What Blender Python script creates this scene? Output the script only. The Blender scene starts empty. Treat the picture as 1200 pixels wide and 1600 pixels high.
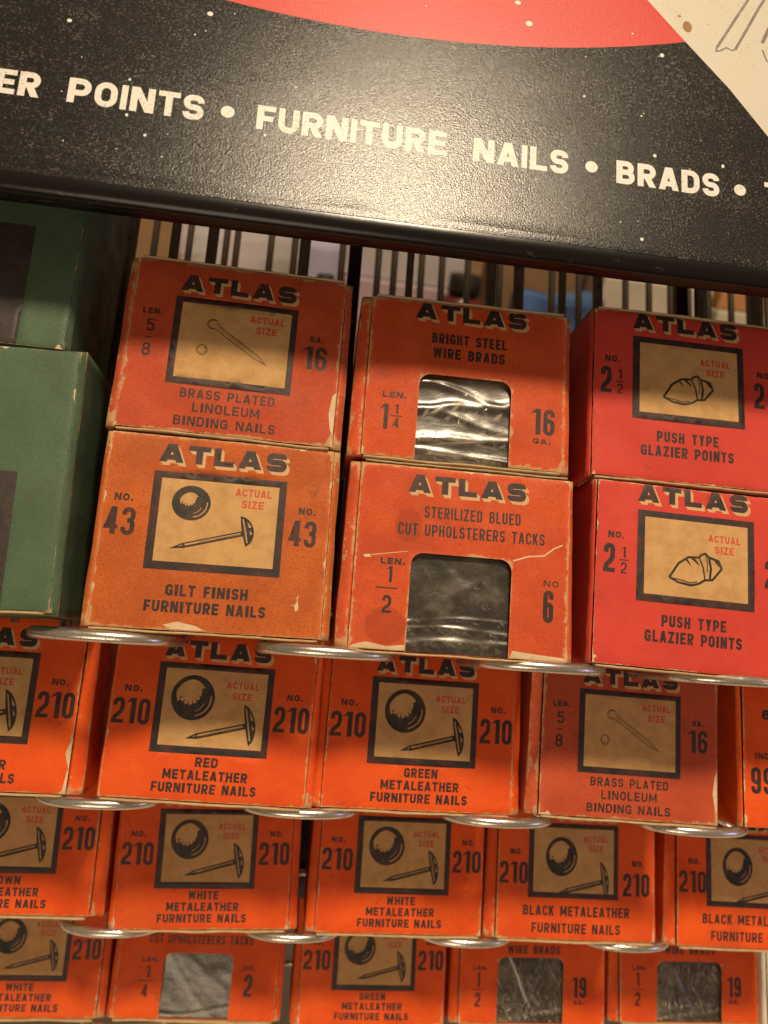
import bpy, bmesh, math, random
from mathutils import Vector, Matrix, noise
from mathutils.geometry import delaunay_2d_cdt

S = bpy.context.scene
COL = S.collection
MM = 0.001
TILT = math.radians(38)            # the boxes lean back by this angle
FACE = Matrix(((1, 0, 0), (0, math.sin(TILT), -math.cos(TILT)), (0, math.cos(TILT), math.sin(TILT))))


def F(x, y, z):                     # rack frame (mm: right, up along the box fronts, out of the box fronts) -> world metres
    return FACE @ Vector((x, y, z)) * MM


# ------------------------------------------------------------------ camera
cam = bpy.data.cameras.new('camera')
cam.sensor_fit = 'VERTICAL'
cam.sensor_height = 36
cam.sensor_width = 27
cam.lens = 25.594
cam.clip_start = 0.01
cam.clip_end = 50
cam.dof.use_dof = True
cam.dof.focus_distance = 0.181
cam.dof.aperture_fstop = 25.594 / 1.75
co = bpy.data.objects.new('camera', cam)
COL.objects.link(co)
RX = ((0.9907269, 0.0678887, 0.1176915), (-0.0887228, 0.9792917, 0.1819782), (-0.1029001, -0.1907326, 0.9762339))
CR = Matrix([FACE @ Vector(r) for r in RX]).transposed()
co.matrix_world = Matrix.Translation(F(-18.629, -34.530, 176.735)) @ CR.to_4x4()
S.camera = co

# ------------------------------------------------------------------ light and exposure
S.view_settings.view_transform = 'Standard'
S.view_settings.look = 'None'
S.view_settings.exposure = 0.0
S.view_settings.gamma = 1.0
W = bpy.data.worlds.new('World')
S.world = W
W.use_nodes = True
W.node_tree.nodes['Background'].inputs['Color'].default_value = (1.0, 0.68, 0.44, 1)
W.node_tree.nodes['Background'].inputs['Strength'].default_value = 0.21


def lamp(name, loc, target, size, power, color):
    l = bpy.data.lights.new(name, 'AREA')
    l.shape = 'DISK'
    l.size = size
    l.energy = power
    l.color = color
    o = bpy.data.objects.new(name, l)
    COL.objects.link(o)
    o.location = loc
    o.rotation_euler = (Vector(target) - Vector(loc)).to_track_quat('-Z', 'Y').to_euler()
    return o


LDIR = FACE @ Vector((0.075, 0.615, 0.79)).normalized()
lamp('ceiling_lamp', F(0, 40, 20) + LDIR * 2.0, F(0, 0, 0), 0.30, 48.0, (1.0, 0.80, 0.55))
lamp('added_front_fill', (-0.25, -1.45, -0.10), (0, 0, -0.1), 0.7, 4.6, (1.0, 0.80, 0.56))  # added soft fill that lifts the shade on the lower rows
lamp('side_window_light', (0.85, -0.45, 0.05), (0, 0, 0), 0.30, 0.5, (0.62, 0.60, 1.0))


# ------------------------------------------------------------------ helpers
def tag(o, label=None, cat=None, group=None, kind=None):
    if label: o['label'] = label
    if cat: o['category'] = cat
    if group: o['group'] = group
    if kind: o['kind'] = kind
    return o


def empty(name, loc, mat3=None):
    o = bpy.data.objects.new(name, None)
    o.empty_display_size = 0.01
    COL.objects.link(o)
    m = (mat3 or Matrix.Identity(3)).to_4x4()
    o.matrix_world = Matrix.Translation(loc) @ m
    return o


def link(name, me, mats, parent=None, smooth=True):
    o = bpy.data.objects.new(name, me)
    COL.objects.link(o)
    for m in mats:
        me.materials.append(m)
    if smooth:
        for p in me.polygons:
            p.use_smooth = True
    if parent:
        o.parent = parent
    return o


def mesh(name, vs, fs, mi=None, edge=None):
    me = bpy.data.meshes.new(name)
    me.from_pydata([tuple(v) for v in vs], [], fs)
    if mi:
        for p, k in zip(me.polygons, mi):
            p.material_index = k
    if edge:
        a = me.attributes.new('edge', 'FLOAT', 'POINT')
        a.data.foreach_set('value', edge)
    me.update()
    return me


def tube_data(pts, r, n=12, cap=True, rad=None):
    """vertices and faces of a round bar through pts (metres)"""
    vs, fs = [], []
    up = Vector((0.123, 0.456, 0.879))
    m = len(pts)
    for i, p in enumerate(pts):
        a = pts[max(0, i - 1)]
        b = pts[min(m - 1, i + 1)]
        t = (Vector(b) - Vector(a)).normalized()
        s = t.cross(up).normalized()
        q = s.cross(t)
        up = q
        rr = rad[i] if rad else r
        for k in range(n):
            w = 2 * math.pi * k / n
            vs.append(Vector(p) + (s * math.cos(w) + q * math.sin(w)) * rr)
    for i in range(m - 1):
        for k in range(n):
            fs.append((i * n + k, i * n + (k + 1) % n, (i + 1) * n + (k + 1) % n, (i + 1) * n + k))
    if cap:
        fs.append(tuple(range(n))[::-1])
        fs.append(tuple((m - 1) * n + k for k in range(n)))
    return vs, fs


def tube(name, pts, r, mat, parent=None, n=12):
    vs, fs = tube_data(pts, r, n)
    return link(name, mesh(name, vs, fs), [mat], parent)


def merge(parts):
    vs, fs = [], []
    for v, f in parts:
        o = len(vs)
        vs += v
        fs += [tuple(i + o for i in q) for q in f]
    return vs, fs


def box_data(lo, hi):
    x0, y0, z0 = lo
    x1, y1, z1 = hi
    v = [Vector(p) for p in ((x0, y0, z0), (x1, y0, z0), (x1, y1, z0), (x0, y1, z0), (x0, y0, z1), (x1, y0, z1), (x1, y1, z1), (x0, y1, z1))]
    return v, [(0, 3, 2, 1), (4, 5, 6, 7), (0, 1, 5, 4), (1, 2, 6, 5), (2, 3, 7, 6), (3, 0, 4, 7)]


def bevel_box(name, lo, hi, bev, mat, parent=None, rot=None, loc=None, warp=0.0, cuts=0, seed=0):
    vs, fs = box_data(lo, hi)
    bm = bmesh.new()
    bv = [bm.verts.new(v) for v in vs]
    for f in fs:
        bm.faces.new([bv[i] for i in f])
    if cuts:
        bmesh.ops.subdivide_edges(bm, edges=bm.edges[:], cuts=cuts, use_grid_fill=True)
        sel = [e for e in bm.edges if len(e.link_faces) == 2 and e.calc_face_angle(0) > 1]
    else:
        sel = bm.edges[:]
    if bev > 0:
        bmesh.ops.bevel(bm, geom=sel, offset=bev, segments=2, affect='EDGES', profile=0.5)
    if warp:
        for v in bm.verts:
            v.co += noise.noise_vector(v.co * 18 + Vector((seed * 7.1, seed, 3))) * warp
    me = bpy.data.meshes.new(name)
    bm.to_mesh(me)
    bm.free()
    o = link(name, me, [mat], parent, smooth=False)
    if loc is not None: o.location = loc
    if rot is not None: o.rotation_euler = rot
    return o


# ------------------------------------------------------------------ materials
class NT:
    def __init__(self, name):
        self.m = bpy.data.materials.new(name)
        self.m.use_nodes = True
        self.n = self.m.node_tree.nodes
        self.l = self.m.node_tree.links
        self.b = self.n['Principled BSDF']
        self.out = self.n['Material Output']
        tc = self.n.new('ShaderNodeTexCoord')
        oi = self.n.new('ShaderNodeObjectInfo')
        mul = self.n.new('ShaderNodeMath'); mul.operation = 'MULTIPLY'; mul.inputs[1].default_value = 7.31
        self.l.new(oi.outputs['Random'], mul.inputs[0])
        add = self.n.new('ShaderNodeVectorMath'); add.operation = 'ADD'
        self.l.new(tc.outputs['Object'], add.inputs[0]); self.l.new(mul.outputs[0], add.inputs[1])
        self.co = add.outputs[0]
        self.rnd = oi.outputs['Random']

    def val(self, sock, v):
        if hasattr(v, 'is_linked') or isinstance(v, bpy.types.NodeSocket):
            self.l.new(v, sock)
        else:
            if sock.type == 'RGBA' and len(v) == 3: v = (*v, 1)
            sock.default_value = v

    def noise(self, scale, detail=3, rough=0.55, stretch=None, dist=0.0):
        t = self.n.new('ShaderNodeTexNoise')
        t.inputs['Scale'].default_value = scale
        t.inputs['Detail'].default_value = detail
        t.inputs['Roughness'].default_value = rough
        t.inputs['Distortion'].default_value = dist
        c = self.co
        if stretch:
            mp = self.n.new('ShaderNodeMapping')
            mp.inputs['Scale'].default_value = stretch
            self.l.new(c, mp.inputs['Vector'])
            c = mp.outputs[0]
        self.l.new(c, t.inputs['Vector'])
        return t.outputs['Fac']

    def voronoi(self, scale, feature='F1'):
        t = self.n.new('ShaderNodeTexVoronoi')
        t.feature = feature
        t.inputs['Scale'].default_value = scale
        self.l.new(self.co, t.inputs['Vector'])
        return t

    def ramp(self, v, a, b, lo=0.0, hi=1.0):
        t = self.n.new('ShaderNodeMapRange')
        t.interpolation_type = 'SMOOTHSTEP'
        self.l.new(v, t.inputs['Value'])
        t.inputs['From Min'].default_value = a
        t.inputs['From Max'].default_value = b
        t.inputs['To Min'].default_value = lo
        t.inputs['To Max'].default_value = hi
        return t.outputs[0]

    def math(self, op, a, b=0.0, c=None):
        t = self.n.new('ShaderNodeMath'); t.operation = op
        self.val(t.inputs[0], a); self.val(t.inputs[1], b)
        if c is not None: self.val(t.inputs[2], c)
        return t.outputs[0]

    def mix(self, f, a, b, blend='MIX'):
        t = self.n.new('ShaderNodeMix'); t.data_type = 'RGBA'; t.blend_type = blend
        self.val(t.inputs[0], f); self.val(t.inputs[6], a); self.val(t.inputs[7], b)
        return t.outputs[2]

    def attr(self, name):
        t = self.n.new('ShaderNodeAttribute'); t.attribute_name = name
        return t.outputs['Fac']

    def bump(self, h, strength, dist):
        t = self.n.new('ShaderNodeBump')
        t.inputs['Strength'].default_value = strength
        t.inputs['Distance'].default_value = dist
        self.l.new(h, t.inputs['Height'])
        self.l.new(t.outputs[0], self.b.inputs['Normal'])

    def set(self, **k):
        for a, v in k.items():
            self.val(self.b.inputs[a.replace('_', ' ')], v)
        return self


KRAFT = (0.56, 0.335, 0.135)
RAW = (0.60, 0.40, 0.20)


def paper(name, base, dark, rough=0.62, wear=1.0, speck=None, speck_amt=0.5, fib=0.5, red_wash=None, back=True, spec=0.27):
    """coated printed board: mottled ink, fibres, worn edges that show the raw board"""
    t = NT(name)
    a = t.ramp(t.noise(75, 4, 0.6), 0.3, 0.72)
    col = t.mix(t.math('MULTIPLY', a, 0.75), base, dark)
    f = t.ramp(t.noise(2300, 3, 0.65), 0.42, 0.75)
    col = t.mix(t.math('MULTIPLY', f, min(1, fib * 0.95)), col, tuple(c * .8 for c in dark))
    f2 = t.ramp(t.noise(900, 4, 0.7, stretch=(1, 3.5, 1)), 0.52, 0.82)
    col = t.mix(t.math('MULTIPLY', f2, fib * 0.35), col, tuple(min(1, c * 1.35 + 0.02) for c in base))
    if speck:
        s = t.ramp(t.noise(1500, 5, 0.75), 0.60, 0.68)
        col = t.mix(t.math('MULTIPLY', s, speck_amt), col, speck)
    g = t.ramp(t.noise(28, 3, 0.6, dist=0.4), 0.55, 0.8)          # grubby patches
    col = t.mix(t.math('MULTIPLY', g, 0.28), col, (0.12, 0.045, 0.018))
    age = t.ramp(t.rnd, 0, 1, 0.0, 0.20)
    col = t.mix(age, col, tuple(c * .72 + .015 for c in base))
    spot = t.ramp(t.noise(115, 4, 0.6, dist=0.8), 0.66, 0.70)
    col = t.mix(t.math('MULTIPLY', spot, 0.35), col, (0.16, 0.05, 0.02))
    # worn rims
    e = t.attr('edge')
    n1 = t.noise(420, 5, 0.7)
    n2 = t.noise(70, 3, 0.6)
    amt = t.math('MULTIPLY', t.ramp(n2, 0.30, 0.72, 0.25, 1.5), wear)
    thr = t.math('MULTIPLY', t.math('SUBTRACT', t.math('MULTIPLY', n1, 1.9), 0.62), amt)
    w = t.ramp(t.math('SUBTRACT', thr, e), -0.02, 0.16)
    rawc = t.mix(t.noise(1500, 3), RAW, (0.36, 0.23, 0.10))
    col = t.mix(w, col, rawc)
    # rubbed band next to the rim: paler ink
    rub = t.ramp(t.math('SUBTRACT', t.math('MULTIPLY', n1, 1.6 * wear), e), -0.1, 1.0, 0.0, 0.22)
    col = t.mix(rub, col, tuple(min(1, c * 1.15 + 0.05) for c in base))
    # stray scuffs
    sc = t.ramp(t.noise(190, 6, 0.75, stretch=(1, 0.35, 1), dist=1.2), 0.70, 0.76)
    col = t.mix(t.math('MULTIPLY', sc, 0.55 * min(1, wear)), col, tuple(min(1, c * 1.1 + 0.08) for c in base))
    if back:
        gm = t.n.new('ShaderNodeNewGeometry')
        col = t.mix(gm.outputs['Backfacing'], col, KRAFT)
    t.set(Base_Color=col, Roughness=t.ramp(t.noise(160, 3), 0.3, 0.7, rough - 0.08, rough + 0.1))
    t.b.inputs['Specular IOR Level'].default_value = spec
    t.bump(t.math('ADD', t.math('MULTIPLY', t.noise(2600, 3, 0.6), 0.6), t.noise(420, 3)), 0.28, 0.00035)
    return t.m


def ink(name, col, under, thin=0.5, rough=0.55):
    """printing ink that has partly rubbed off the board"""
    t = NT(name)
    n = t.noise(2200, 5, 0.75)
    n2 = t.noise(260, 4, 0.65)
    m = t.math('ADD', t.math('MULTIPLY', n, 0.8), t.math('MULTIPLY', n2, 0.2))
    k = t.ramp(m, 0.62 - 0.12 * thin, 0.74 - 0.10 * thin)
    lighter = tuple(c * 0.6 + u * 0.22 for c, u in zip(col, under))
    c1 = t.mix(t.ramp(n2, 0.35, 0.7, 0, 0.35), col, lighter)
    c = t.mix(t.math('MULTIPLY', k, 0.8), c1, tuple(u * 0.8 for u in under))
    t.set(Base_Color=c, Roughness=rough)
    t.b.inputs['Specular IOR Level'].default_value = 0.4
    t.bump(t.math('ADD', t.math('MULTIPLY', t.noise(2600, 3, 0.6), 0.6), t.noise(420, 3)), 0.25, 0.0003)
    return t.m


def kraft(name, base=KRAFT, dark=(0.36, 0.19, 0.07)):
    t = NT(name)
    a = t.ramp(t.noise(240, 5, 0.7), 0.35, 0.7)
    c = t.mix(t.math('MULTIPLY', a, 0.55), base, dark)
    f = t.ramp(t.noise(1900, 4, 0.75), 0.56, 0.72)
    c = t.mix(t.math('MULTIPLY', f, 0.45), c, dark)
    s = t.ramp(t.noise(700, 5, 0.8), 0.68, 0.74)
    c = t.mix(t.math('MULTIPLY', s, 0.6), c, (0.14, 0.07, 0.03))
    t.set(Base_Color=c, Roughness=0.78)
    t.b.inputs['Specular IOR Level'].default_value = 0.25
    t.bump(t.noise(1600, 4, 0.7), 0.3, 0.0003)
    return t.m


def plain(name, col, rough=0.5, metal=0.0, vary=0.2, scale=120, bump=0.0, bscale=600):
    t = NT(name)
    c = t.mix(t.math('MULTIPLY', t.ramp(t.noise(scale, 4, 0.65), 0.3, 0.7), vary), col, tuple(x * 0.35 for x in col))
    t.set(Base_Color=c, Roughness=rough, Metallic=metal)
    if bump:
        t.bump(t.noise(bscale, 4), bump, 0.0004)
    return t.m


RED_D = dict(base=(0.80, 0.105, 0.008), dark=(0.60, 0.052, 0.005))
P_ORANGE = paper('orange_red_board', wear=1.05, fib=0.5, **RED_D)
P_SCUFF = paper('worn_orange_red_board', base=(0.64, 0.095, 0.020), dark=(0.43, 0.05, 0.012), wear=1.7, fib=0.9)
P_LINO = paper('faded_red_board', base=(0.54, 0.088, 0.028), dark=(0.38, 0.05, 0.016), wear=1.6, fib=0.9, speck=(0.30, 0.05, 0.03), speck_amt=0.35)
P_GILT = paper('brownish_orange_board', base=(0.58, 0.135, 0.022), dark=(0.36, 0.07, 0.012), wear=1.5, fib=1.0, speck=(0.24, 0.06, 0.02), speck_amt=0.9)
P_CRIM = paper('crimson_board', base=(0.62, 0.058, 0.036), dark=(0.52, 0.038, 0.024), wear=0.6, fib=0.4)
P_GREEN = paper('green_board', base=(0.084, 0.138, 0.080), dark=(0.054, 0.096, 0.054), wear=0.30, fib=0.7, rough=0.5, back=False)
M_KRAFT = kraft('kraft_panel')
M_RAW = kraft('raw_board_edge', base=(0.56, 0.40, 0.21), dark=(0.30, 0.19, 0.09))
M_INK = ink('black_ink', (0.020, 0.017, 0.016), (0.60, 0.10, 0.03), 0.35)
M_INKK = ink('black_ink_on_kraft', (0.016, 0.014, 0.013), KRAFT, 0.25)
M_INKF = ink('faded_brown_ink', (0.030, 0.019, 0.017), (0.54, 0.09, 0.03), 0.55)
M_INKR = ink('red_ink', (0.52, 0.05, 0.022), KRAFT, 0.35)
M_SHAD = ink('kraft_letter_shadow', (0.58, 0.37, 0.17), (0.60, 0.12, 0.05), 0.45)
M_LABEL = ink('black_paper_label', (0.032, 0.026, 0.024), (0.20, 0.15, 0.11), 0.5, rough=0.5)
M_TEAR = kraft('torn_paper', base=(0.68, 0.53, 0.34), dark=(0.48, 0.33, 0.18))

# ------------------------------------------------------------------ lettering: every glyph is a set of polygons in a W x 1 cell


def rr(pts, r, closed=False, n=6):
    """round the corners of a polyline"""
    out = []
    m = len(pts)
    for i, p in enumerate(pts):
        p = Vector(p)
        if not closed and i in (0, m - 1):
            out.append(p)
            continue
        a = Vector(pts[(i - 1) % m]); b = Vector(pts[(i + 1) % m])
        da = a - p; db = b - p
        k = min(r, da.length * (0.5 if (closed or i > 1) else 1.0), db.length * (0.5 if (closed or i < m - 2) else 1.0))
        p0 = p + da.normalized() * k; p1 = p + db.normalized() * k
        for j in range(n + 1):
            t = j / n
            # circular-ish blend
            w0 = math.cos(t * math.pi / 2); w1 = math.sin(t * math.pi / 2)
            out.append(p + (p0 - p) * (1 - w1) + (p1 - p) * (1 - w0))
    return out


def strip(pts, s, closed=False):
    """quads of half-width s/2 along pts"""
    pts = [Vector(p) for p in pts]
    q = [pts[0]]
    for p in pts[1:]:
        if (p - q[-1]).length > 1e-5: q.append(p)
    if closed and (q[0] - q[-1]).length < 1e-5: q.pop()
    pts = q
    m = len(pts)
    L, R = [], []
    for i, p in enumerate(pts):
        a = pts[(i - 1) % m] if (closed or i > 0) else None
        b = pts[(i + 1) % m] if (closed or i < m - 1) else None
        d1 = (p - a).normalized() if a is not None else None
        d2 = (b - p).normalized() if b is not None else None
        if d1 is None: d1 = d2
        if d2 is None: d2 = d1
        n1 = Vector((-d1.y, d1.x)); n2 = Vector((-d2.y, d2.x))
        v = n1 + n2
        if v.length < 1e-6: v = n1.copy()
        v.normalize()
        k = s / 2 / max(0.35, v.dot(n1))
        L.append(p + v * k); R.append(p - v * k)
    out = []
    for i in range(m if closed else m - 1):
        j = (i + 1) % m
        out.append([L[i], R[i], R[j], L[j]])
    return out


def glyph(ch, W, s, sy=None):
    sy = sy or s
    h = s / 2; hy = sy / 2
    L, R, B, T, C, M = h, W - h, hy, 1 - hy, W / 2, 0.5
    r = (R - L) / 2
    P = []

    def V(x, a=0.0, b=1.0): P.append([(x - h, a), (x + h, a), (x + h, b), (x - h, b)])
    def H(y, a, b): P.append([(a, y - hy), (b, y - hy), (b, y + hy), (a, y + hy)])
    def D(x0, y0, x1, y1, k=1.0):
        hw = h * k * math.sqrt(1 + ((x1 - x0) / max(1e-6, abs(y1 - y0))) ** 2)
        P.append([(x0 - hw, y0), (x0 + hw, y0), (x1 + hw, y1), (x1 - hw, y1)])
    def path(pts, rad, closed=False): P.extend(strip(rr(pts, rad, closed), (s + sy) / 2, closed))
    if ch == 'A':
        hw = h * math.sqrt(1 + (C * C))
        D(hw, 0, C - h * 0.15, 1); D(W - hw, 0, C + h * 0.15, 1); H(0.27, W * 0.22, W * 0.78)
    elif ch == 'B':
        V(L); path([(L, T), (R - h * .3, T), (R - h * .3, M + .02), (L, M + .02)], r * .8); path([(L, M + .02), (R, M + .02), (R, B), (L, B)], r * .8)
    elif ch == 'C': path([(R, .66), (R, T), (L, T), (L, B), (R, B), (R, .34)], r)
    elif ch == 'D': V(L); path([(L, T), (R, T), (R, B), (L, B)], r)
    elif ch == 'E': V(L); H(T, L, W); H(M, L, W * .92); H(B, L, W)
    elif ch == 'F': V(L); H(T, L, W); H(M - .03, L, W * .9)
    elif ch == 'G': path([(R, .68), (R, T), (L, T), (L, B), (R, B), (R, .46)], r); V(R, 0.02, .5); H(.46, C, R + h)
    elif ch == 'H': V(L); V(R); H(M, L, R)
    elif ch == 'I': V(C)
    elif ch == 'K': V(L); D(L + h * .8, .36, W - h * 1.2, 1); D(W * .40, .55, W - h * 1.1, 0) if False else D(W - h * 1.2, 0, W * .42, .6)
    elif ch == 'L': V(L); H(B, L, W)
    elif ch == 'M': V(L); V(R); D(C, .18, L + h * .3, 1, .85); D(C, .18, R - h * .3, 1, .85)
    elif ch == 'N': V(L); V(R); D(R - h * .2, 0, L + h * .2, 1)
    elif ch == 'O': path([(L, T), (R, T), (R, B), (L, B)], r, True)
    elif ch == 'P': V(L); path([(L, T), (R, T), (R, .42), (L, .42)], r)
    elif ch == 'R': V(L); path([(L, T), (R, T), (R, .46), (L, .46)], r * .9); D(R - h * .1, 0, C, .46)
    elif ch == 'S': path([(R, .70), (R, T), (L, T), (L, M), (R, M), (R, B), (L, B), (L, .30)], min(r, (T - M) / 2))
    elif ch == 'T': V(C); H(T, 0, W)
    elif ch == 'U': path([(L, 1), (L, B), (R, B), (R, 1)], r)
    elif ch == 'W':
        q = W * .27
        D(q, 0, h * 1.1, 1, .9); D(q, 0, C, .95, .9); D(W - q, 0, C, .95, .9); D(W - q, 0, W - h * 1.1, 1, .9)
    elif ch == 'Y': V(C, 0, .45); D(C, .38, h * 1.2, 1); D(C, .38, W - h * 1.2, 1)
    elif ch == 'Z': H(T, 0, W); H(B, 0, W); D(h * 1.5, sy * .5, W - h * 1.5, 1 - sy * .5)
    elif ch == '0': path([(L, T), (R, T), (R, B), (L, B)], r, True)
    elif ch == '1': V(W - h); D(W - h * 2.4, .80, W - h, .99, .8) if False else P.append([(W - 2 * s - h * .3, .78), (W - s + .001, .86), (W - s + .001, 1.0), (W - s - h * .1, 1.0)])
    elif ch == '2': path([(L, .68), (L, T), (R, T), (R, .56)], r); path([(R, .60), (R, .48), (L, .22), (L, .02)], r * .9); H(B, 0, W)
    elif ch == '3': path([(L, .72), (L, T), (R, T), (R, .53), (C - h * .4, .53)], r * .9); path([(C - h * .4, .53), (R, .53), (R, B), (L, B), (L, .28)], r * .9)
    elif ch == '4': V(R - h * .8); H(.27, 0, W); D(h * 1.1, .22, R - h * 1.0, 1)
    elif ch == '5': H(T, L - h, W * .95); V(L, .46, 1); path([(L, .52), (L, .60), (R, .60), (R, B), (L, B), (L, .26)], r)
    elif ch == '6': path([(R, .72), (R, T), (L, T), (L, B), (R, B), (R, .56), (L, .56)], r)
    elif ch == '8': path([(L + h * .2, T), (R - h * .2, T), (R - h * .2, .53), (L + h * .2, .53)], r, True); path([(L, .53), (R, .53), (R, B), (L, B)], r, True)
    elif ch == '9': path([(L, .28), (L, B), (R, B), (R, T), (L, T), (L, .44), (R, .44)], r)
    elif ch == '.': P.append([(0, 0), (s, 0), (s, s), (0, s)])
    elif ch == ':': P.append([(0, .1), (s, .1), (s, .1 + s), (0, .1 + s)]); P.append([(0, .6), (s, .6), (s, .6 + s), (0, .6 + s)])
    return P


WF = {'I': None, '1': 'one', '.': 'dot', ':': 'dot', 'M': 1.28, 'W': 1.45, 'L': .88, 'E': .90, 'F': .86, 'T': .96, 'A': 1.10, 'S': .95, 'N': 1.05}


def text(s, x, y, cap, width, W=0.50, wt=0.17, gap=0.12, space=0.36, align='l', slant=0.0, jig=0.0, rnd=None, wty=None):
    """polygons of a line of lettering fitted to a width (mm)"""
    cells, cx = [], 0.0
    for ch in s:
        if ch == ' ':
            cx += space
            continue
        f = WF.get(ch, 1.0)
        w = wt if f is None or f == 'dot' else (wt * 1.75 if f == 'one' else W * f)
        cells.append((ch, cx, w))
        cx += w + gap
    tot = cx - gap
    kx = width / tot if width else cap
    x0 = x if align == 'l' else (x - tot * kx / 2)
    out = []
    for ch, ox, w in cells:
        # build the glyph at its final aspect so that strokes keep their weight
        wp = w * kx / cap
        st = wt if ch in 'I.:1' else min(wt, wp * 0.45)
        if ch == 'I': st = wp
        if ch == '1': st = wp / 1.75
        if ch in '.:': st = wp
        jy = (rnd.uniform(-jig, jig) if rnd else 0)
        for p in glyph(ch, wp, st, wty if (wty and ch not in '.:') else (min(st, wt) if ch not in '.:' else None)):
            out.append([(x0 + ox * kx + (px + slant * py) * cap, y + jy + py * cap) for px, py in p])
    return out


def circle(cx, cy, rx, ry=None, n=28, a0=0, a1=360):
    ry = ry or rx
    return [(cx + rx * math.cos(math.radians(a0 + (a1 - a0) * i / n)), cy + ry * math.sin(math.radians(a0 + (a1 - a0) * i / n))) for i in range(n)]


def arc(cx, cy, rx, ry, a0, a1, s, n=12):
    return strip([(cx + rx * math.cos(math.radians(a0 + (a1 - a0) * i / n)), cy + ry * math.sin(math.radians(a0 + (a1 - a0) * i / n))) for i in range(n + 1)], s)


def rect(x0, y0, x1, y1): return [(x0, y0), (x1, y0), (x1, y1), (x0, y1)]


# ------------------------------------------------------------------ flat artwork -> one triangulated sheet with a material per printed area
def sheet(name, outline, layers, holes, grid, zfun, edgefun, mats, parent):
    pv, faces = [], []

    def add(poly):
        a = sum(poly[i][0] * poly[(i + 1) % len(poly)][1] - poly[(i + 1) % len(poly)][0] * poly[i][1] for i in range(len(poly)))
        if abs(a) < 1e-5: return False
        if a < 0: poly = poly[::-1]
        i0 = len(pv)
        pv.extend(Vector((p[0], p[1])) for p in poly)
        faces.append(list(range(i0, len(pv))))
        return True
    tagm = []
    if add(outline): tagm.append(0)
    for mi, polys in layers:
        for p in polys:
            if add([tuple(q) for q in p]): tagm.append(mi)
    for p in holes:
        if add(p): tagm.append(-1)
    for g in grid: pv.append(Vector(g))
    polys = [[pv[i].copy() for i in f] for f in faces]
    vo, eo, fo, ov, oe, of = delaunay_2d_cdt(pv, [], faces, 0, 1e-4)
    # which printed areas cover each triangle: even-odd test at its centre, polygons binned on a coarse lattice
    bins = {}
    for k, p in enumerate(polys):
        xs = [q.x for q in p]; ys = [q.y for q in p]
        for i in range(int(min(xs) // 2), int(max(xs) // 2) + 1):
            for j in range(int(min(ys) // 2), int(max(ys) // 2) + 1):
                bins.setdefault((i, j), []).append(k)

    def inside(p, x, y):
        c = False
        x1, y1 = p[-1].x, p[-1].y
        for q in p:
            x2, y2 = q.x, q.y
            if (y2 > y) != (y1 > y) and x < (x1 - x2) * (y - y2) / (y1 - y2) + x2: c = not c
            x1, y1 = x2, y2
        return c
    ff, mi = [], []
    for f in fo:
        x = sum(vo[i].x for i in f) / len(f); y = sum(vo[i].y for i in f) / len(f)
        hit = [k for k in bins.get((int(x // 2), int(y // 2)), ()) if inside(polys[k], x, y)]
        if 0 not in hit or any(tagm[k] == -1 for k in hit): continue
        ff.append(tuple(f)); mi.append(tagm[max(hit)])
    used = sorted({i for f in ff for i in f})
    mp = {i: k for k, i in enumerate(used)}
    ff = [tuple(mp[i] for i in f) for f in ff]
    vs = [Vector((vo[i].x * MM, vo[i].y * MM, zfun(vo[i].x, vo[i].y) * MM)) for i in used]
    ed = [edgefun(vo[i].x, vo[i].y) for i in used]
    return link(name, mesh(name, vs, ff, mi, ed), mats, parent)


# ------------------------------------------------------------------ label artwork; every function returns layers in panel mm (origin: lower left corner)
# material slots: 0 board, 1 ink, 2 kraft, 3 red ink, 4 kraft letter shadow, 5 ink on kraft, 6 torn paper
def atlas(x0, x1, y, cap=4.2, rnd=None):
    cap += .45
    k = text('ATLAS', x0, y, cap, x1 - x0, W=1.02, wt=0.36, gap=0.16, wty=0.29)
    sh = [[(px + .75, py - .8) for px, py in p] for p in k]
    sh2 = [[(px + .38, py - .4) for px, py in p] for p in k]
    return [(4, sh), (4, sh2), (1, k)]


def frame(x0, y0, x1, y1, b):
    return [(1, [rect(x0, y0, x1, y1)]), (2, [rect(x0 + b, y0 + b, x1 - b * .9, y1 - b * .85)])]


def actual(cx, y, inkslot=3):
    return [(inkslot, text('ACTUAL', cx, y, 1.9, 8.8, W=.66, wt=.205, gap=.14, align='c')),
            (inkslot, text('SIZE', cx, y - 2.9, 1.95, 5.3, W=.66, wt=.205, gap=.14, align='c'))]


def small(s, x, y, cap, w): return (1, text(s, x, y, cap, w, W=.85, wt=.28, gap=.18))
def num(s, x, y, cap, w): return (1, text(s, x, y, cap, w, W=.44, wt=.185, gap=.085, wty=.15))


def frac(whole, a, b, cx, y, cap, bar=2.4):
    out = [num(a, cx - .55 if a == '1' else cx - .8, y + .55, cap, 1.0 if a == '1' else 1.6), (1, [rect(cx - bar / 2, y - .17, cx + bar / 2, y + .17)]),
           num(b, cx - .8, y - .55 - cap, cap, 1.6)]
    return out


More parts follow.
